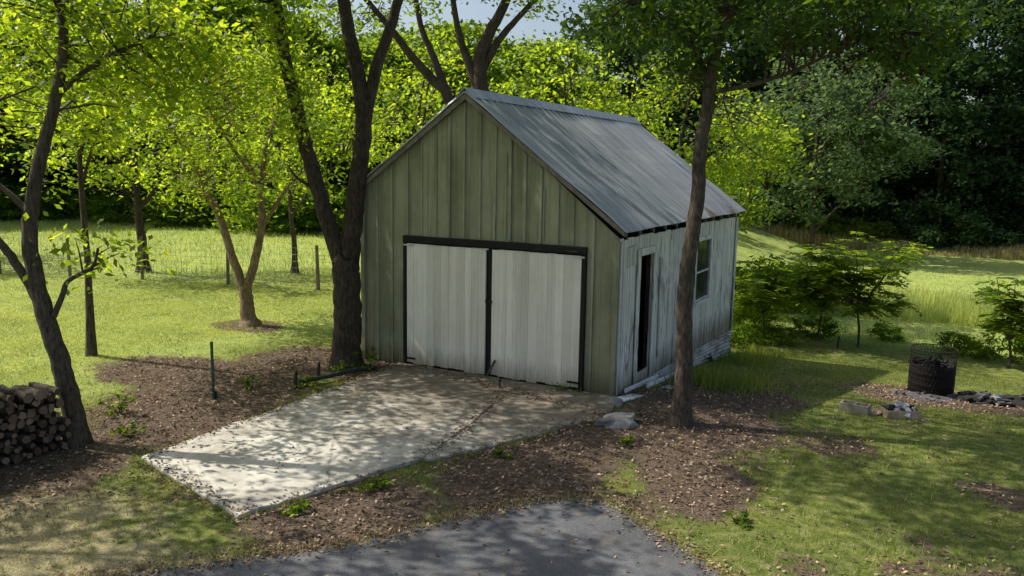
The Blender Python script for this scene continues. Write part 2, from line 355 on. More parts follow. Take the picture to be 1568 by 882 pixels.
mb=MB(); DY0,DY1,DZ0,DZ1=.95,1.6,.12,2.0; WY0,WY1,WZ0,WZ1=4.2,5.2,.85,1.98
zt=ZER-.02
edges=[.052]
while edges[-1]<D-.35:
    edges.append(edges[-1]+random.uniform(.17,.27))
edges+= [D]
edges=sorted(set(edges+[DY0,DY1,WY0,WY1]))
for a,b in zip(edges[:-1],edges[1:]):
    if b-a<.01: continue
    m=(a+b)/2; j=random.uniform(-.014,.012); zb=-.06-.035*m-.02*random.random()
    def seg(z0,z1): mb.box(-.03,j,a+.002,b-.002,z0,z1)
    if DY0<m<DY1: seg(DZ1,zt); seg(zb,DZ0)
    elif WY0<m<WY1: seg(WZ1,zt); seg(zb,WZ0)
    else: seg(zb+random.uniform(-.08,.1),zt-random.uniform(0,.03))
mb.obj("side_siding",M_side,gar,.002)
mb=MB()
mb.box(.013,.036,DY0-.12,DY0,.0,DZ1+.02); mb.box(.013,.036,DY1,DY1+.12,-.1,DZ1+.02); mb.box(.013,.04,DY0-.14,DY1+.14,DZ1+.022,DZ1+.13)
mb.box(.013,.034,.052,.13,-.1,ZER-.06)
mb.box(.013,.036,WY0-.09,WY0,WZ0-.02,WZ1+.02); mb.box(.013,.036,WY1,WY1+.09,WZ0-.02,WZ1+.02); mb.box(.013,.04,WY0-.1,WY1+.1,WZ1+.022,WZ1+.1); mb.box(.013,.066,WY0-.1,WY1+.1,WZ0-.08,WZ0-.022)
mb.box(.013,.036,D-.1,D-.002,-.3,ZER-.06)
mb.box(.014,.03,.35,.75,1.9,2.2,0,Matrix.Rotation(.08,3,'X'))
mb.box(.014,.032,2.0,2.06,.2,1.9,0,Matrix.Rotation(.03,3,'X'))
mb.box(.014,.034,2.9,3.0,-.1,1.4,0,Matrix.Rotation(-.04,3,'X'))
mb.box(-.02,.012,WY0,WY1,1.37,1.40)
mb.obj("side_trim_and_window_sash",M_side,gar,.002)
mb=MB(); mb.box(-.018,-.012,WY0,WY1,WZ0,WZ1); mb.obj("window_glass",M_glass,gar)
mb=MB(); mb.box(-.75,-.03,DY0-.005,DY0+.03,DZ0,DZ1-.03); mb.obj("side_door_open_inward",M_inner,gar)
mb=MB(); mb.box(-W,-W+.05,.052,D,-.3,ZEL-.03); mb.prism([(-W,-1.2),(0,-1.2),(0,ZER-.03),(XP,ZP-.04),(-W,ZEL-.03)],1,D+.002,D+.06); mb.obj("rear_and_left_walls",M_green,gar)
mb=MB(); mb.box(-W+.06,-.05,.11,D-.02,-.05,.03); mb.box(-.06,-.034,.06,D-.02,-1.1,.02)
for yy in np.arange(.5,D,.6): mb.box(-.13,-.035,yy,yy+.05,.03,ZER-.1) if not (DY0-.1<yy<DY1 or WY0-.1<yy<WY1) else None
mb.obj("floor_and_studs",M_inner,gar)
mb=MB(); V=[];Fc=[]
nz=46
for iz in range(nz+1):
    for iy in range(2):
        yy=.75 if iy==0 else D+.02
        top=.02-.035*yy; bot=min(G(0,yy)-.08,top-.05)
        z=top+(bot-top)*iz/nz; xo=.03+.014*math.sin(iz*2*math.pi/ (6.5))
        V.append((xo,yy,z))
for iz in range(nz): Fc.append((iz*2,iz*2+1,iz*2+3,iz*2+2))
mb.add(V,Fc,0,True); mb.obj("corrugated_skirt",M_skirt,gar)
mb=MB()
mb.box(-.06,.1,.02,.75,-.35,-.11,0); mb.box(-.1,.06,-.09,.015,-.25,.0,0)
mb.box(.14,.18,.9,3.2,-.28,-.12,1,Matrix.Rotation(-.13,3,'X')@Matrix.Rotation(.06,3,'Z'))
mb.box(.06,.09,.3,1.9,-.12,-.0,1,Matrix.Rotation(-.08,3,'X'))
mb.box(.22,.42,-.3,1.5,-.06,-.03,1,Matrix.Rotation(-.09,3,'X')@Matrix.Rotation(-.2,3,'Z'))
mb.box(.06,.08,5.0,5.7,-.95,-.45,2,Matrix.Rotation(.35,3,'X')@Matrix.Rotation(-.3,3,'Y'))
mb.obj("foundation_and_loose_boards",[M_stone,m_plain("board_white",(.8,.78,.74),.8,0,.3,5),M_black],gar,.006)
def roof_sheet(mb,p0,p1,y0,y1,lift=0,pitch=.235,h=.028):
    ys=[];hs=[];yy=y0
    while yy<y1:
        for dy,hh in ((0,0),(.018,h),(.036,0),(.115,0),(.127,h*.5),(.139,0)):
            if yy+dy<y1: ys.append(yy+dy); hs.append(hh)
        yy+=pitch
    ys.append(y1);hs.append(0)
    p0=np.array(p0);p1=np.array(p1);d=(p1-p0)/np.linalg.norm(p1-p0); nn=np.array([-d[1],d[0]])
    if nn[1]<0: nn=-nn
    V=[];F=[];m=8
    for q,hh in zip(ys,hs):
        for s in range(m+1):
            p=p0+(p1-p0)*s/m+nn*(hh+lift+.007*math.sin(q*3.1+s*1.3)+ .006*math.sin(s*2.2+q*.9)); V.append((p[0],q,p[1]))
    for i in range(len(ys)-1):
        for s in range(m):
            F.append((i*(m+1)+s,(i+1)*(m+1)+s,(i+1)*(m+1)+s+1,i*(m+1)+s+1))
    mb.add(V,F,0,False)
sr=(4.453-2.453)/(.153+2.534)
rx=lambda x:4.47-(x-XP)*sr
lx=lambda x:4.47-(XP-x)*.71
mb=MB()
roof_sheet(mb,(XP,rx(XP)),(.17,rx(.17)),-.13,D+.14)
roof_sheet(mb,(XP,lx(XP)),(-W-.12,lx(-W-.12)),-.13,D+.14)
mb.prism([(XP-.16,lx(XP-.16)+.03),(XP,4.53),(XP+.16,rx(XP+.16)+.03),(XP+.16,rx(XP+.16)+.038),(XP,4.54),(XP-.16,lx(XP-.16)+.038)],1,-.14,D+.15)
mb.obj("metal_roof",M_roof,gar)
mb=MB()
for y0,y1 in ((-.11,-.085),(D+.09,D+.12)):
    mb.prism([(XP,rx(XP)-.02),(.13,rx(.13)-.02),(.13,rx(.13)-.10),(XP,rx(XP)-.11)],1,y0,y1,1)
    mb.prism([(XP,lx(XP)-.02),(XP,lx(XP)-.11),(-W-.08,lx(-W-.08)-.10),(-W-.08,lx(-W-.08)-.02)],1,y0,y1,1)
mb.prism([(XP,rx(XP)-.02),(.12,rx(.12)-.02),(.12,rx(.12)-.045),(XP,rx(XP)-.045)],1,-.083,D+.08,1)
mb.prism([(XP,lx(XP)-.02),(XP,lx(XP)-.045),(-W-.06,lx(-W-.06)-.045),(-W-.06,lx(-W-.06)-.02)],1,-.083,D+.08,1)
for yy in np.arange(.0,D,.62):
    mb.prism([(-.2,rx(-.2)-.047),(.12,rx(.12)-.047),(.12,rx(.12)-.12),(-.2,rx(-.2)-.14)],1,yy,yy+.045,1)
mb.obj("barge_boards_and_rafters",[M_trim,m_plain("weathered_fascia",(.2,.18,.14),.9)],gar,.003)
# ------------------------------------------------------------------ TREES (near)
t1=[(-4.74,-5.23,0),(-4.91,-5.21,.61),(-5.06,-5.22,1.07),(-5.24,-5.23,1.53),(-5.36,-5.23,1.91),(-5.48,-5.2,2.45),(-5.48,-5.14,2.83),(-5.45,-5.04,3.29),(-5.38,-4.93,3.76),(-5.33,-4.84,4.14),(-5.31,-4.76,4.53),(-5.32,-4.68,5.3)]
limbs=[(t1,.12,.05),([(-5.24,-5.23,1.55),(-5.55,-5.31,2.06),(-5.78,-5.38,2.36),(-6.08,-5.48,2.67),(-6.6,-5.5,3.4)],.06,.03),
([(-5.12,-5.2,1.5),(-5.05,-5.12,1.75),(-5.02,-5.05,1.92),(-4.79,-4.9,2.08),(-4.74,-4.84,2.31)],.04,.015),
([(-5.33,-4.84,4.1),(-4.93,-4.57,4.5),(-4.4,-4.24,4.78),(-3.93,-3.98,4.9)],.04,.015),
([(-5.49,-5.17,2.7),(-5.69,-5.24,2.9),(-5.99,-5.35,3.21),(-6.3,-5.3,3.9)],.04,.02),
([(-5.31,-4.76,4.4),(-5.8,-4.4,5.0),(-6.4,-4.0,5.7)],.045,.02),([(-5.32,-4.7,4.9),(-4.9,-5.2,5.5),(-4.6,-5.9,6.1)],.045,.02)]
make_tree("cherry_tree",limbs,[((-5.6,-4.4,5.2),(1.4,1.4,.9),60),((-5.0,-4.0,4.4),(1.0,.9,.5),22),((-6.2,-4.1,3.9),(.5,.5,.4),7),((-4.85,-4.85,2.25),(.35,.35,.3),4),((-4.2,-4.1,4.75),(.8,.6,.35),16),((-4.7,-6.4,6.2),(1.6,1.2,.5),40)],M_leafA,.115,52,.42,M_bark)
t2=[(-8.43,1.1,0),(-8.5,1.11,.25),(-8.53,1.12,.5),(-8.6,1.14,.8)]
limbs=[(t2,.17,.13),([(-8.6,1.14,.7),(-8.89,1.1,1.44),(-9.2,1.08,2.24),(-9.48,1.01,2.77),(-9.7,.98,3.24),(-10.18,.85,3.97),(-10.53,.75,4.5)],.1,.035),
([(-8.57,1.15,.7),(-8.42,1.37,1.58),(-8.4,1.5,2.26),(-8.48,1.57,2.93),(-8.43,1.73,3.73),(-8.23,1.93,4.5)],.1,.04),
([(-9.48,1.01,2.7),(-9.46,1.14,3.44),(-9.55,1.18,4.3)],.05,.02),([(-8.46,1.55,2.79),(-8.89,1.46,3.59),(-9.24,1.37,4.4)],.05,.02),([(-8.42,1.4,1.9),(-8.0,1.8,2.8),(-7.5,2.2,3.5)],.05,.02),([(-9.2,1.08,2.2),(-9.9,1.3,2.7),(-10.8,1.5,3.0)],.04,.015),([(-8.5,1.5,2.9),(-8.3,.6,3.7),(-8.0,-.4,4.6)],.04,.015)]
make_tree("fruit_tree",limbs,[((-9.2,1.3,4.4),(2.3,2.0,1.4),105),((-9.0,1.5,3.1),(2.2,1.9,.7),42),((-7.6,-.3,5.0),(1.6,.9,.8),46)],M_leafA,.11,52,.48,M_bark_l)
t3=[(-4.48,-.63,0),(-4.51,-.57,.45),(-4.55,-.5,.99),(-4.6,-.46,1.53),(-4.63,-.42,1.74)]
limbs=[(t3,.245,.22),([(-4.65,-.44,1.5),(-4.92,-.48,2.28),(-5.14,-.49,2.92),(-5.37,-.5,3.56),(-5.53,-.49,4.1),(-5.76,-.49,4.85),(-5.94,-.46,5.6),(-6.08,-.42,6.24),(-6.36,-.39,7.4)],.145,.08),
([(-4.62,-.42,1.5),(-4.58,-.3,2.28),(-4.58,-.21,2.82),(-4.57,-.09,3.47),(-4.58,.01,4.12),(-4.73,.06,4.87),(-4.94,.07,5.62),(-5.09,.1,6.26),(-5.42,.15,7.6)],.175,.09),
([(-4.57,.03,4.0),(-4.47,.2,4.87),(-4.33,.38,5.52),(-4.22,.55,6.17),(-4.0,.8,7.4),(-3.4,.2,8.8),(-2.6,-1.6,8.9)],.11,.05),
([(-4.0,.8,7.6),(-3.2,1.4,8.6),(-1.8,1.2,9.3)],.06,.03),([(-3.0,-.8,8.8),(-2,-3,8.4),(-.8,-4.6,8.0)],.06,.03),
([(-5.14,-.49,2.9),(-5.4,-.7,3.1),(-5.5,-.8,3.3)],.03,.012)]
vine=[]
for k in range(130):
    q=random.random(); p=np.array([-5.38,-.55,3.6])*(1-q)+np.array([-6.0,-.55,6.2])*q; vine.append(p+rng.normal(size=3)*np.array([.2,.2,.1]))
make_tree("walnut_tree",limbs,[((-5.2,.1,8.0),(2.8,2.2,1.3),80),((-7.0,-1.8,6.9),(2.0,1.5,.9),60),((-3.4,-2.8,8.3),(2.4,1.5,.8),66),((-2.6,.8,9.3),(2.8,2.4,.9),70),((-.6,-4.4,7.9),(1.9,1.5,.6),44)],M_leafB,.14,50,.52,M_bark_d,extra=[(clusters(vine,9,.24),M_leafA,.12)],flare=1.4,sides=14)
t5=[(1.25,-.76,0),(1.23,-.64,.77),(1.17,-.56,1.46),(1.16,-.48,1.98),(1.18,-.38,2.49),(1.2,-.27,3.09),(1.17,-.19,3.61),(1.21,-.09,4.13),(1.22,.01,4.64),(1.27,.1,5.07),(1.27,.16,5.42),(1.27,.3,6.4),(1.3,.4,7.4)]
limbs=[(t5,.12,.06),([(1.27,-.02,4.38),(1.7,.23,4.48),(2.07,.45,4.62),(2.4,.65,4.79),(2.9,.9,5.05),(3.4,1.2,5.2)],.035,.012),([(1.2,-.03,4.5),(.97,-.07,4.98),(.63,-.19,5.32),(.15,-.41,5.6)],.05,.02),([(1.24,.1,5.1),(1.8,-.3,5.8),(2.4,-.6,6.4)],.05,.02)]
dead=clusters(ellip((3.15,1.0,4.75),(.6,.5,.22),9),12,.2)
make_tree("maple_tree",limbs,[((1.5,.3,6.6),(2.7,2.3,1.1),85),((.5,-.2,5.2),(1.0,.7,.4),28),((2.4,.5,5.4),(1.6,1.0,.38),48),((1.15,-.1,4.75),(.4,.4,.25),7),((3.6,1.2,5.1),(.8,.8,.4),22)],M_leafD,.12,50,.42,M_bark,extra=[(dead,M_leafR,.11)])
t4b=(-8.5,10.2,G(-8.5,10.2))
limbs=[([t4b,(-8.4,10.2,2.5),(-8.24,10.15,5.32),(-8.34,10.29,6.46),(-8.15,10.5,7.23),(-7.81,10.86,8.18),(-7.5,11.2,9.8)],.3,.1),([(-8.31,10.24,6.0),(-7.88,10.63,7.04),(-7.35,11.03,7.81),(-6.5,11.6,8.9)],.13,.06),([(-8.3,10.1,5.5),(-8.68,10.11,6.46),(-9.01,10.09,7.4),(-9.3,10.1,8.9)],.14,.07),
([t4b,(-8.7,9.9,2.5),(-8.99,9.72,5.12),(-9.56,9.54,5.87),(-10.22,9.32,6.62),(-10.79,9.14,7.37),(-11.6,8.9,8.3)],.2,.07),([(-9.0,9.74,5.1),(-9.53,9.66,6.44),(-9.95,9.59,7.38),(-10.3,9.6,8.9)],.13,.06)]
make_tree("oak_tree",limbs,[((-8.8,10.2,11.0),(4.0,4,1.7),90),((-12.2,9,8.0),(1.5,1.5,1.1),24),((-9.4,10,8.3),(1.6,1,.5),7),((-6.8,11.4,8.3),(1.2,1,.5),7)],M_leafB,.17,52,.7,M_bark_d)
def gen_tree(name,x,y,h,crown_r,mat,leaf,nc,per,crad,r=.13,low=.3,bark=None,seed=1):
    random.seed(seed); z=G(x,y); base=(x,y,z)
    top=(x+random.uniform(-.4,.4),y+random.uniform(-.4,.4),z+h*.85)
    fk=(x+random.uniform(-.2,.2),y+random.uniform(-.2,.2),z+h*low)
    limbs=[([base,((x+fk[0])/2+.05,(y+fk[1])/2,z+h*low*.5),fk,((fk[0]+top[0])/2+random.uniform(-.3,.3),(fk[1]+top[1])/2,z+h*.6),top],r,r*.25)]
    for k in range(5):
        a=k*1.256+random.random(); zz=z+h*(low+.12*k*(1-low)); q=random.uniform(.6,.9)
        limbs.append(([(fk[0],fk[1],zz-.1),(fk[0]+math.cos(a)*crown_r*.4*q,fk[1]+math.sin(a)*crown_r*.4*q,zz+h*.12),(fk[0]+math.cos(a)*crown_r*q,fk[1]+math.sin(a)*crown_r*q,zz+h*.25)],r*.45,r*.12))
    cz=z+h*(low+1.0)/2+h*.04
    cr=[((x,y,cz),(crown_r,crown_r,h*(1-low)*.5),int(nc*.6))]
    for k in range(4):
        a=random.uniform(0,6.28); rr=crown_r*.65
        cr.append(((x+math.cos(a)*rr,y+math.sin(a)*rr,z+h*random.uniform(low+.1,.85)),(crown_r*.5,crown_r*.5,h*.12),int(nc*.1)))
    return make_tree(name,limbs,cr,mat,leaf,per,crad,bark or M_bark)
gen_tree("cherry_tree",-8.7,-2.3,6.6,1.8,M_leafA,.115,110,52,.42,.07,.45,None,3)
gen_tree("locust_tree",-7.6,-8.4,8.0,2.2,M_leafB,.13,85,52,.5,.15,.45,None,5)
gen_tree("locust_tree",-10.9,-8.0,7.5,2.1,M_leafB,.13,75,52,.5,.15,.45,None,15)
gen_tree("mulberry_tree",-17.2,5.4,6.5,2.8,M_leafA,.15,105,50,.6,.17,.3,M_bark_d,6)
gen_tree("mulberry_tree",-13.2,7.6,6.5,2.6,M_leafA,.15,90,50,.6,.1,.28,None,7)
gen_tree("mulberry_tree",-26.5,2.5,7.5,3.2,M_leafA,.16,105,50,.6,.14,.32,M_bark_d,8)
gen_tree("boxelder_tree",-3.2,14.9,8.2,3.0,M_leafA,.18,125,54,.6,.14,.2,None,9)
gen_tree("boxelder_tree",-8.0,16.0,7.6,3.2,M_leafA,.19,105,54,.7,.14,.2,None,10)
gen_tree("boxelder_tree",-13.5,15.0,8.0,3.2,M_leafA,.19,105,54,.7,.14,.25,None,12)
gen_tree("willow_tree",-2.6,37.5,11,4.6,M_leafS,.32,230,58,.95,.2,.12,M_bark,11)
# ------------------------------------------------------------------ distant forest (instanced variants)
def variant(k,mat,h,cr,nleaf,leaf,low=.12):
    mb=MB(); pts=[(0,0,-.3),(random.uniform(-.3,.3),random.uniform(-.3,.3),h*.4),(random.uniform(-.8,.8),random.uniform(-.8,.8),h*.9)]
    mb.tube([tuple(p) for p in catmull(pts,4)],list(np.linspace(.22,.06,9)),6)
    cs=[]
    nb=28
    for b in range(nb):
        q=(b+random.random())/nb; zz=h*(low+(.98-low)*q); rr=cr*(1-.55*max(0,q-.45)/.55)*random.uniform(.35,1.0); a=random.uniform(0,6.28)
        c=(math.cos(a)*rr,math.sin(a)*rr,zz); cs.append(ellip(c,(cr*.38,cr*.38,h*.055),13))
        mb.tube([(0,0,zz-h*.08),(c[0]*.5,c[1]*.5,zz-.2),c],[.07,.05,.02],4,0,False)
    cs=np.concatenate(cs); C=clusters(cs,nleaf//len(cs),.75,.55)
    V=leafgeo(C,leaf,asp=.7); nv=len(mb.v)
    Vt=np.array([tuple(v) for v in mb.v]); quads=[f for f in mb.f if len(f)==4]
    Fa=np.concatenate([np.array(quads),np.arange(len(V)).reshape(-1,4)+nv]); Va=np.concatenate([Vt,V])
    return npmesh("forest_tree",Va,Fa,mats=[M_bark_d,mat],midx=[0]*len(quads)+[1]*(len(V)//4))
VAR=[variant(k,m,h,c,11000,.32,lo) for k,(m,h,c,lo) in enumerate([(M_leafF,19,4.2,.03),(M_leafF,17,4.8,.1),(M_leafF,21,4.4,.03),(M_leafB,12,3.8,.1),(M_leafB,11,4.2,.1),(M_leafA,10,3.6,.1)])]
def shrub(mat,n,h,r,leaf):
    cs=ellip((0,0,h*.45),(r,r,h*.5),n,.2); C=clusters(cs,50,.45); return leafmesh("shrub_mass",C,leaf,mat,asp=.6)
SHR=[shrub(M_leafF,60,2.6,2.2,.22),shrub(M_leafB,60,2.2,2.4,.22)]
forest=empty("distant_forest")
def inst(me,x,y,s,sz=1,par=forest,nm="forest_tree"):
    o=bpy.data.objects.new(nm,me); o.location=(x,y,G(x,y)-.1); o.rotation_euler=(0,0,random.uniform(0,6.28)); o.scale=(s,s,s*sz); link(o,par); return o
random.seed(21)
def polar(az,r): a=math.radians(az); return 4.1-math.sin(a)*r, -11.1+math.cos(a)*r
az=-26
while az<84:
    if az<14: R0=62
    elif az<30: R0=62-(az-14)/16*16
    elif az<44: R0=46
    else: R0=min(56,46+(az-44)*.8)
    for row,dr in enumerate((0,7,14) if az<48 else (0,8)):
        x,y=polar(az+random.uniform(-2,2),R0+dr+random.uniform(-2,2))
        if az<19: me=random.choice(VAR[:3]); s=random.uniform(.85,1.15)
        elif az<42: me=random.choice(VAR[3:]+[VAR[1]] if row==0 else VAR[3:5]); s=random.uniform(.76,.92)*(1+.1*row); s*= .62 if me is VAR[1] else 1
        else: me=random.choice(VAR[3:]+[VAR[5]]); s=random.uniform(.95,1.3)
        inst(me,x,y,s)
    sh=SHR[1] if az>40 else SHR[0]
    for k in range(2):
        x,y=polar(az+random.uniform(-2,2),R0-3.5+random.uniform(-1.5,1.5)); inst(random.choice(SHR) if az<40 else sh,x,y,random.uniform(.7,1.3),nm="undergrowth")
    x,y=polar(az+random.uniform(-1,1),R0+4); inst(sh,x,y,random.uniform(1.5,2.1),nm="undergrowth")
    x,y=polar(az+random.uniform(0,3),R0+11); inst(SHR[0],x,y,random.uniform(1.8,2.5),nm="undergrowth")
    az+=3.4 if az<20 else 4.4
# ------------------------------------------------------------------ sumac saplings (compound leaves)
def frond(C,d,L,out,size=.11):
    side=d.cross(Vector((0,0,1))).normalized(); n=7
    for k in range(1,n+1):
        t=k/n; p=C+d*L*t+Vector((0,0,-.22*L*t*t))
        for s in (-1,1):
            ax=(side*s+d*.35+Vector((0,0,random.uniform(-.45,.1)))).normalized(); q=p+ax*size*.6; w=d*size*.27; l=ax*size*.6
            out.append([q-l,q+w,q+l,q-w])
def sumac(name,x,y,h,spread,nst,mat,nf=15,fl=.55,seed=0,fs=.16):
    random.seed(seed); z=G(x,y); e=empty(name,(x,y,z)); mb=MB(); out=[]
    trunk=Vector((random.uniform(-.1,.1),random.uniform(-.1,.1),h*.3)); mb.tube([(0,0,-.1),trunk*.5+Vector((.03,0,0)),trunk],[.035,.03,.026],6)
    for s in range(nst):
        a=6.283*s/nst+random.uniform(-.5,.5); sp=spread*random.uniform(.2,1); hh=h*random.uniform(.4,1)
        tip=Vector((math.cos(a)*sp,math.sin(a)*sp,hh)); mid=trunk.lerp(tip,.5)+Vector((0,0,-.08))
        mb.tube([trunk,mid,tip],[.018,.012,.007],5)
        for f in range(nf):
            b=random.uniform(0,6.28); q=random.random(); P=mid.lerp(tip,q)
            d=Vector((math.cos(b),math.sin(b),random.uniform(-.2,.35))).normalized(); L=fl*random.uniform(.5,1.15)
            frond(P,d,L,out,fs)
            if f%2: mb.tube([P,P+d*L*.5+Vector((0,0,-.055*L)),P+d*L+Vector((0,0,-.22*L))],[.005,.004,.003],3,0,False)
    mb.obj("stems",M_bark,e)
    V=np.array([[tuple(p) for p in q] for q in out]).reshape(-1,3)
    o=bpy.data.objects.new("fronds",npmesh("fronds",V,np.arange(len(V)).reshape(-1,4),mat)); link(o,e)
sumac("sumac_sapling",2.45,10.9,2.9,1.6,16,M_leafA,22,.6,1)
sumac("sumac_sapling",1.4,11.1,2.6,1.5,14,M_leafA,20,.6,2)
sumac("sumac_sapling",0.15,10.7,2.2,1.1,10,M_leafA,20,.5,3)
sumac("sumac_sapling",5.7,10.4,2.2,.9,10,M_leafA,20,.5,4)
for k,(x,y,s) in enumerate([(-.3,9.6,.3),(.5,10.2,.25),(1.3,11.8,.28),(3.0,12.5,.22),(4.9,11.2,.3),(6.4,11.6,.4),(7.5,10.5,.4),(-.6,12,.4),(-.8,15,.8),(-.2,17.5,.7)]):
    o=bpy.data.objects.new("meadow_shrub",SHR[1]); o.location=(x,y,G(x,y)-.05); o.scale=(s,s,s); o.rotation_euler=(0,0,k); link(o)
# ------------------------------------------------------------------ GRASS / LITTER (masses)
def blades(name,x,y,h,w,mat,lean=.5):
    n=len(x); z=gz(x,y); a=rng.random(n)*6.283; b=rng.random(n)*6.283; hh=h*(.5+rng.random(n)); ww=w*(.7+.6*rng.random(n))
    dx=np.cos(a)*ww/2;dy=np.sin(a)*ww/2; lx_=np.cos(b)*hh*lean*rng.random(n); ly_=np.sin(b)*hh*lean*rng.random(n)
    V=np.stack([np.stack([x-dx,y-dy,z-.005],-1),np.stack([x+dx,y+dy,z-.005],-1),np.stack([x+lx_,y+ly_,z+hh],-1)],1).reshape(-1,3)
    o=bpy.data.objects.new(name,npmesh(name,V,np.arange(len(V)).reshape(-1,3),mat)); link(o)
def blocked(x,y):
    return inpoly(x,y,SLABALL)|inpoly(x,y,ASPH)|((x>-4.65)&(x<.05)&(y>-.05)&(y<7.6))
def scatter(n,x0,x1,y0,y1): return x0+(x1-x0)*rng.random(n),y0+(y1-y0)*rng.random(n)
x,y=scatter(330000,-14,8.5,-9,9.5); d=dirtmask(x,y); k=(~blocked(x,y))&(rng.random(len(x))>d*1.5-.15)&(rng.random(len(x))<.62+.5*wob(x,y,.8)); x,y=x[k],y[k]
straw=(rng.random(len(x))<strawmask(x,y)*1.3)|((x>-.5)&(y<-3)&(rng.random(len(x))<.35))|(rng.random(len(x))<.1)
lt=(~straw)&(rng.random(len(x))<sunpaintmask(x,y)*1.2)
blades("lawn_grass",x[~straw&~lt],y[~straw&~lt],.042,.011,M_grass,1.2)
blades("sun_painted_lawn_grass",x[lt],y[lt],.035,.011,M_lawn_sun,1.4)  # left lawn blades in the painted sunlit colour
blades("dry_grass",x[straw],y[straw],.05,.010,M_straw,1.4)
x,y=scatter(90000,-24,-8,-4,7); k=(fieldmask(x,y)<.5); blades("sun_painted_lawn_grass",x[k],y[k],.035,.016,M_lawn_sun,1.4)  # farther left lawn, same sunlight in the blade colour
x,y=scatter(120000,-10,16,9,34); k=(fieldmask(x,y)>.5)&(rng.random(len(x))<1.15-(y-9)/30); x,y=x[k],y[k]; tall=sstep(15,18,y+1.5*wob(x,y,.3))*sstep(24,21,y+1.5*wob(x,y,.35))
k=tall>.4; blades("meadow_grass",x[~k],y[~k],.07,.022,M_fieldg,1.0); 
x2,y2=scatter(60000,-10,18,14,25); tall=sstep(15,18,y2+1.5*wob(x2,y2,.3))*sstep(24,21,y2+1.5*wob(x2,y2,.35)); k=tall>.4; blades("tall_meadow_grass",x2[k],y2[k],.5,.03,M_fieldg,.5)
x,y=scatter(45000,-14,22,43,54); blades("meadow_tall_weeds",x,y,.9*np.clip(.6+.6*wob(x,y,.2),.25,1.2),.06,M_straw,.4)
x,y=scatter(50000,-45,-9,4,30); k=(fieldmask(x,y)>.6); blades("meadow_grass",x[k],y[k],.15,.03,M_fieldg,.9)
x,y=scatter(90000,-8,6.5,-9,7); d=dirtmask(x,y); k=(rng.random(len(x))<d*1.1+.015)&~blocked(x,y); x,y=x[k],y[k]
C=np.stack([x,y,gz(x,y)+.010+.015*rng.random(len(x))],-1); link(bpy.data.objects.new("leaf_litter",leafmesh("leaf_litter",C,.045,M_litter,flat=1.8,asp=.55)))
def edge_scatter(poly,n,sd):
    P=np.array(poly); Q=np.roll(P,-1,0); L=np.linalg.norm(Q-P,axis=1); pr=L/L.sum(); k=rng.choice(len(P),n,p=pr); q=rng.random(n)[:,None]
    return P[k]*(1-q)+Q[k]*q+rng.normal(size=(n,2))*sd
x,y=scatter(2600,-4,4,-9,0); k=(inpoly(x,y,SLABALL)|inpoly(x,y,ASPH))&(rng.random(len(x))<.5); SEs=[(-.95,-3.6),(-1.1,-2.2),(-1.5,-.75),(-1.45,-.7),(-1.05,-2.2),(-.9,-3.6)]
E=np.concatenate([np.stack([x[k],y[k]],-1),edge_scatter(ASPH[1:11],5500,.10),edge_scatter(SLABALL[:4],3200,.09),edge_scatter(SEs,500,.07)])
k=E[:,1]<-.06; E=E[k]; zz=np.where(inpoly(E[:,0],E[:,1],SLABALL),.046,np.where(inpoly(E[:,0],E[:,1],ASPH),.012,.014)); C=np.stack([E[:,0],E[:,1],zz],-1); link(bpy.data.objects.new("fallen_leaves",leafmesh("fallen_leaves",C,.036,M_litter,flat=3,asp=.6)))
e2=edge_scatter(ASPH[1:11],5000,.06); k=e2[:,1]<-3; blades("edge_grass",e2[k,0],e2[k,1],.045,.01,M_straw,1.2)
e2=edge_scatter(SLABALL[:4],3500,.035); k=~inpoly(e2[:,0],e2[:,1],SLABALL)&(e2[:,1]<-.5)&(wob(e2[:,0],e2[:,1],2)>-.1); blades("edge_grass",e2[k,0],e2[k,1],.06,.01,M_grass,.9)
def weed(name,x,y,r,h,n,mat,leaf=.08):
    cs=ellip((0,0,h*.5),(r,r,h*.5),n,.1); C=clusters(cs,14,r*.25); C[:,2]=np.maximum(C[:,2],.01)
    e=empty(name,(x,y,G(x,y))); mb=MB()
    for c in cs[:8]: mb.tube([(0,0,0),c*.6,c],[.005,.004,.002],4,0,False)
    mb.obj("stems",M_leafD,e); link(bpy.data.objects.new("leaves",leafmesh("weed_leaves",C,leaf,mat)),e)
for (x,y,r,h,n) in [(-4.05,-.62,.25,.4,14),(-4.3,-1.0,.2,.2,8),(-5.35,-4.25,.25,.3,12),(-4.43,-4.77,.2,.18,9),(-4.2,-1.9,.25,.15,10),(-4.9,-2.4,.2,.15,8),(-.75,-.12,.35,.07,10),(-.9,-4.6,.2,.12,9),(-1.2,-5.4,.15,.1,8),(.9,-1.9,.12,.12,6),(-.2,-3.1,.12,.08,5),(2.6,-3.5,.15,.1,6)]:
    weed("weed_clump",x,y,r,h,n,M_leafB,.06)
x=1.1+rng.normal(size=1300)*.4; y=2.4+rng.normal(size=1300)*.5; k=x>.15; blades("tall_grass_clump",x[k],y[k],.26,.014,M_grass,.8)
x,y=scatter(900,.15,1.2,5.5,9); blades("tall_grass_clump",x,y,.2,.016,M_grass,.8)
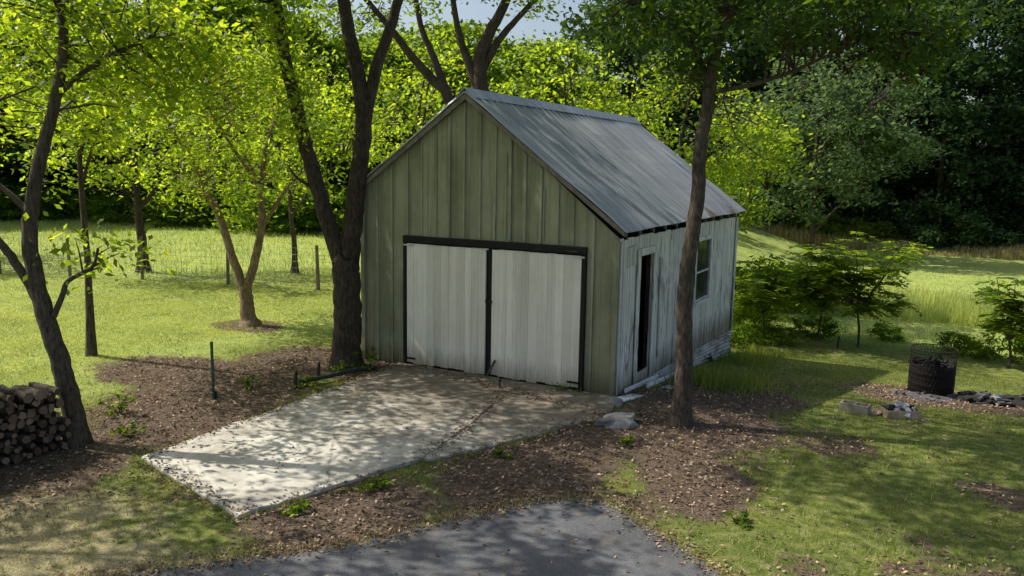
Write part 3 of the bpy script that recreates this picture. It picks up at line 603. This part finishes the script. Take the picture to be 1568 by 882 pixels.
# ------------------------------------------------------------------ FENCE
M_post=m_plain("weathered_post",(.2,.16,.12),.9); M_wire=m_plain("wire_galv",(.4,.37,.33),.5,.3)
fence=empty("wire_fence",(-15.85,4.78,0)); mp=MB(); mw=MB()
line=[(-36,-4.5),(-28,-1.2),(-19.97,2.73),(-15.85,4.3),(-10.53,5.6),(-6.5,7.8),(-4.4,9.6)]
for a,b in zip(line[:-1],line[1:]):
    a=np.array(a);b=np.array(b);L=np.linalg.norm(b-a);n=max(1,round(L/2.2))
    for j in range(n):
        p=a+(b-a)*j/n; q=a+(b-a)*(j+1)/n; zp,zq=G(*p),G(*q)
        hh=1.2+random.uniform(-.06,.1)
        def T(v): return (v[0]+15.85,v[1]-4.78,v[2])
        lean=random.uniform(-.06,.06)
        mp.tube([T((p[0],p[1],zp-.2)),T((p[0]+lean,p[1],zp+hh))],[.05+random.uniform(-.01,.015),.042],7)
        for zz in (.1,.25,.4,.56,.74,.92,1.1):
            mw.tube([T((p[0]+lean*zz,p[1],zp+zz)),T(((p[0]+q[0])/2,(p[1]+q[1])/2,(zp+zq)/2+zz-.015)),T((q[0],q[1],zq+zz))],[.0055]*3,3,0,False)
        m=int(np.linalg.norm(q-p)/.16)
        for s in range(m):
            c=p+(q-p)*s/m; z=G(*c); mw.tube([T((c[0],c[1],z+.1)),T((c[0],c[1],z+1.1))],[.004]*2,3,0,False)
mp.obj("posts",M_post,fence); mw.obj("woven_wire",M_wire,fence)
# ------------------------------------------------------------------ small things
M_tgreen=m_plain("tpost_green",(.03,.085,.05),.6)
def tpost(x,y,h,mat,name="steel_t_post"):
    e=empty(name,(x,y,G(x,y))); mb=MB(); mb.box(-.022,.022,-.003,.003,-.1,h); mb.box(-.003,.003,.0032,.03,-.1,h)
    for k in range(int(h/.08)): mb.box(-.008,.008,-.012,-.0031,.05+k*.08,.07+k*.08)
    mb.box(-.05,.05,.031,.035,-.05,.12); mb.obj("post",mat,e)
tpost(-4.85,-3.11,.84,M_tgreen)
for x,y,h in ((-4.28,-2.07,.28),(-4.5,-1.31,.22),(2.02,10.36,.35)):
    e=empty("wooden_stake",(x,y,G(x,y))); mb=MB(); mb.tube([(0,0,-.1),(.01,0,h*.5),(.02,.01,h)],[.03,.028,.02],7,0,True,.1); mb.obj("stake",M_bark_d,e)
e=empty("garden_edging",(-4.1,-1.3,0)); mb=MB(); mb.tube([tuple(p) for p in catmull([(-.25,-.6,.05),(.0,-.2,.09),(.05,.3,.08),(.2,.7,.06)],4)],[.035]*13,8); mb.obj("rail",m_plain("dark_hose",(.03,.045,.035)),e)
t=NT("log_end"); v=t.coords(); n=t.noise(v,30,4,.6); geo=t.n("ShaderNodeNewGeometry").outputs['Random Per Island']
t.bsdf(t.mix(.7,t.ramp(geo,[(0,(.09,.055,.035)),(.5,(.17,.11,.075)),(1,(.28,.2,.14))]),t.ramp(n,[(.3,.6),(.7,1.2)]),'MULTIPLY'),.9,bump=n); M_end=t.mat
wp=empty("firewood_stack",(-4.95,-6.4,0)); mb=MB(); random.seed(5)
z=.07;row=0
while z<.84:
    y=-5.42-.07*row*.25 +(row%2)*.05
    while y>-8.4:
        r=random.uniform(.03,.062); xx=random.uniform(-.07,.08)
        hmax=.82-.10*math.sin(y*3)
        if z<hmax:
            n=random.choice([4,5,6,7]); ax0=(-5.2+xx,y+random.uniform(-.03,.03),z+random.uniform(-.015,.015)); ax1=(-4.74+xx,y+random.uniform(-.03,.03),z+random.uniform(-.02,.02))
            L=lambda v:(v[0]+4.95,v[1]+6.4,v[2])
            mb.tube([L(ax0),L(((ax0[0]+ax1[0])/2,(ax0[1]+ax1[1])/2,ax0[2]+random.uniform(-.01,.01))),L(ax1)],[r,r*1.05,r*.95],n,0,False,.25)
            ring=mb.v[-n:]; rr2=mb.v[-3*n:-2*n]; mb.add(ring,[tuple(range(n))],1); mb.add(rr2,[tuple(range(n))[::-1]],1)
        y-=r*2.05
    z+=.092; row+=1
for k in range(22):
    y=random.uniform(-8,-5.7)+6.4; zz=.86+random.uniform(-.05,.06)-.1*math.sin((y-6.4)*3); a=random.uniform(-.9,.9); r=random.uniform(.025,.045); c=Vector((random.uniform(-.1,.1),y,zz)); d=Vector((math.cos(a),math.sin(a),random.uniform(-.15,.15)))*.24
    mb.tube([c-d,c,c+d],[r,r,r*.9],6,0,False,.2); mb.add(mb.v[-6:],[tuple(range(6))],1)
mb.obj("split_logs",[M_bark,M_end],wp)
M_rust=m_plain("burnt_steel",(.015,.012,.011),.8,.2,.5,10); M_mesh=m_plain("rusty_mesh",(.035,.028,.025),.8,.3)
bx,by=4.15,4.93; bb=empty("burn_barrel",(bx,by,G(bx,by))); mb=MB()
pr=[(.34,0),(.355,.02),(.355,.19),(.36,.2),(.355,.21),(.355,.39),(.36,.4),(.355,.41),(.35,.56),(.35,.58),(.32,.57),(.3,.4),(.0,.42)]
ns=32; V=[];F=[]
for r,z in pr:
    for k in range(ns): a=2*math.pi*k/ns; V.append((r*math.cos(a),r*math.sin(a),z+(.03*math.sin(a*3) if z>.5 else 0)))
for i in range(len(pr)-1):
    for k in range(ns): F.append((i*ns+k,i*ns+(k+1)%ns,(i+1)*ns+(k+1)%ns,(i+1)*ns+k))
mb.add(V,F,0,True); mb.obj("drum",M_rust,bb)
mb=MB(); rc=.37
for j in range(9):
    z=.03+j*.1; pts=[(rc*math.cos(2*math.pi*k/32),rc*math.sin(2*math.pi*k/32),z) for k in range(33)]; mb.tube(pts,[.009 if j in(0,8) else .003]*33,4,0,False)
for s in (1,-1):
    for k in range(44):
        a0=2*math.pi*k/44; pts=[(rc*math.cos(a0+s*.5*q/6),rc*math.sin(a0+s*.5*q/6),.81*q/6+.02) for q in range(7)]; mb.tube(pts,[.003]*7,3,0,False)
mb.obj("wire_cage",M_mesh,bb)
mb=MB()
for k in range(14):
    a=random.uniform(0,6.28); r=random.uniform(0,.2); c=Vector((math.cos(a)*r,math.sin(a)*r,random.uniform(.45,.62))); d=Vector((random.uniform(-1,1),random.uniform(-1,1),random.uniform(-.4,.6))).normalized()*.14
    mb.tube([c-d,c+d],[.03,.025],6)
mb.obj("charred_wood",M_black,bb)
def rubble(name,x,y,r,h,n,mats,sz=.05,seed=0):
    random.seed(seed); e=empty(name,(x,y,G(x,y))); mb=MB()
    N=18;V=[(0,0,h)];F=[]
    for q in (.35,.7,1.0):
        for k in range(N):
            a=2*math.pi*k/N; rr=r*q*random.uniform(.85,1.15); V.append((rr*math.cos(a),rr*math.sin(a),h*(1-q*q)*random.uniform(.7,1.3)-(.03 if q==1 else 0)-.12*rr*math.sin(a)))
    for k in range(N): F.append((0,1+k,1+(k+1)%N))
    for j in range(2):
        for k in range(N): F.append((1+j*N+k,1+(j+1)*N+k,1+(j+1)*N+(k+1)%N,1+j*N+(k+1)%N))
    mb.add(V,F,0,True)
    for k in range(n):
        a=random.uniform(0,6.28); rr=r*random.random()**.6; s=sz*random.uniform(.4,1.3); R=Matrix.Rotation(random.uniform(0,3),3,'Z')@Matrix.Rotation(random.uniform(-.6,.6),3,'X')
        c=(rr*math.cos(a),rr*math.sin(a),h*(1-(rr/r)**2)-.12*rr*math.sin(a)+s*.2); mb.box(c[0]-s,c[0]+s,c[1]-s*.6,c[1]+s*.6,c[2]-s*.3,c[2]+s*.35,random.randrange(len(mats)),R)
    mb.obj("debris",mats,e,.006)
M_ash=m_plain("ash_grey",(.11,.105,.105),.95); M_foil=m_plain("foil_scrap",(.65,.66,.68),.4,.3); M_card=m_plain("cardboard",(.45,.33,.22),.9); M_char=m_plain("charred",(.025,.022,.02),.95)
rubble("ash_heap",4.05,4.4,.6,.04,24,[M_ash,M_char,M_ash],.05,1)
rubble("burnt_debris_pile",4.95,4.75,.5,.14,34,[M_char,M_ash,M_stone],.07,2)
rubble("burnt_debris_pile",5.6,4.9,.45,.14,24,[M_char,M_char,M_bark],.08,3)
e=empty("cardboard_box",(3.78,1.6,G(3.78,1.6))); e.scale=(1.15,1.15,1.3); mb=MB(); R=Matrix.Rotation(.5,3,'Z')
mb.box(-.2,.2,-.13,.13,0,.015,0,R,(0,0,0)); mb.box(-.2,.2,-.14,-.13,0,.11,0,R,(0,0,0)); mb.box(-.2,.2,.13,.14,0,.11,0,R,(0,0,0)); mb.box(-.21,-.2,-.13,.13,0,.11,0,R,(0,0,0)); mb.box(.2,.21,-.13,.13,0,.11,0,R,(0,0,0))
mb.box(.22,.42,-.1,.1,.02,.03,0,R@Matrix.Rotation(.25,3,'Y'),(.22,0,.03)); mb.box(-.44,-.22,-.1,.1,.05,.06,0,R@Matrix.Rotation(-.3,3,'Y'),(-.22,0,.05))
for k in range(26):
    s=random.uniform(.02,.045); c=(random.uniform(-.16,.16),random.uniform(-.1,.1),random.uniform(.04,.17)); mb.box(c[0]-s,c[0]+s,c[1]-s,c[1]+s,c[2]-s*.5,c[2]+s*.5,random.choice([1,1,2]),Matrix.Rotation(random.uniform(0,3),3,'Z')@Matrix.Rotation(random.uniform(-1,1),3,'X'))
mb.obj("box_and_scraps",[M_card,M_foil,M_char],e)
e=empty("cinder_block",(3.2,1.5,G(3.2,1.5))); mb=MB(); R=Matrix.Rotation(-.2,3,'Z')
for b in [(-.2,.2,-.1,-.07),(-.2,.2,.07,.1),(-.2,-.17,-.069,.069),(-.015,.015,-.069,.069),(.17,.2,-.069,.069)]: mb.box(*b,-.03,.14,0,R,(0,0,0))
mb.obj("block",m_plain("block_tan",(.3,.26,.2),.95),e,.006)
def rock(name,x,y,s,seed):
    random.seed(seed); import bmesh
    bm=bmesh.new(); bmesh.ops.create_icosphere(bm,subdivisions=3,radius=1)
    for v in bm.verts:
        p=v.co.copy(); k=1+.2*math.sin(p.x*3+seed)+.16*math.sin(p.y*4.1+p.z*3)+.06*random.uniform(-1,1); v.co=Vector((p.x*k*s[0],p.y*k*s[1],min(max(p.z*k,-.3),.62+.1*p.x)*s[2]))
    me=bpy.data.meshes.new(name); bm.to_mesh(me); bm.free(); me.materials.append(M_stone); o=bpy.data.objects.new(name,me); o.location=(x,y,G(x,y)+s[2]*.15); o.rotation_euler=(0,0,seed); link(o)
rock("flat_rock",.5,-1.2,(.34,.2,.14),1); rock("flat_rock",.15,-.35,(.13,.1,.12),3)
# ------------------------------------------------------------------ light, sky, camera
w=bpy.data.worlds.new("World"); S.world=w; w.use_nodes=True; nt=w.node_tree; bg=nt.nodes['Background']
sk=nt.nodes.new("ShaderNodeTexSky"); sk.sky_type='NISHITA'; sk.sun_disc=False; sk.sun_elevation=math.radians(SUN_EL); sk.sun_rotation=math.radians(265); sk.dust_density=3.0; sk.air_density=1.0; sk.ozone_density=.3
nt.links.new(sk.outputs[0],bg.inputs[0]); bg.inputs[1].default_value=.14
sd=Vector((-math.cos(math.radians(SUN_EL)),-.085,math.sin(math.radians(SUN_EL))))
L=bpy.data.lights.new("sun",'SUN'); L.energy=5; L.angle=math.radians(.5); L.color=(1,.96,.86); so=bpy.data.objects.new("sun",L); so.rotation_euler=sd.to_track_quat('Z','Y').to_euler(); link(so)
yaw,pit,rol=[math.radians(a) for a in (27.817,8.473,.995)]
Fw=Vector((-math.sin(yaw)*math.cos(pit),math.cos(yaw)*math.cos(pit),-math.sin(pit))); R=Vector((math.cos(yaw),math.sin(yaw),0)); U=R.cross(Fw)
R2=R*math.cos(rol)+U*math.sin(rol); U2=-R*math.sin(rol)+U*math.cos(rol)
c=bpy.data.cameras.new("camera"); c.sensor_width=36; c.lens=36*1250.9/1568; c.clip_end=2000; c.clip_start=.05
co=bpy.data.objects.new("camera",c); m=Matrix((R2,U2,-Fw)).transposed().to_4x4(); m.translation=Vector((4.133,-11.091,3.355)); co.matrix_world=m; link(co); S.camera=co
S.view_settings.view_transform='Standard'; S.view_settings.look='None'; S.view_settings.exposure=0
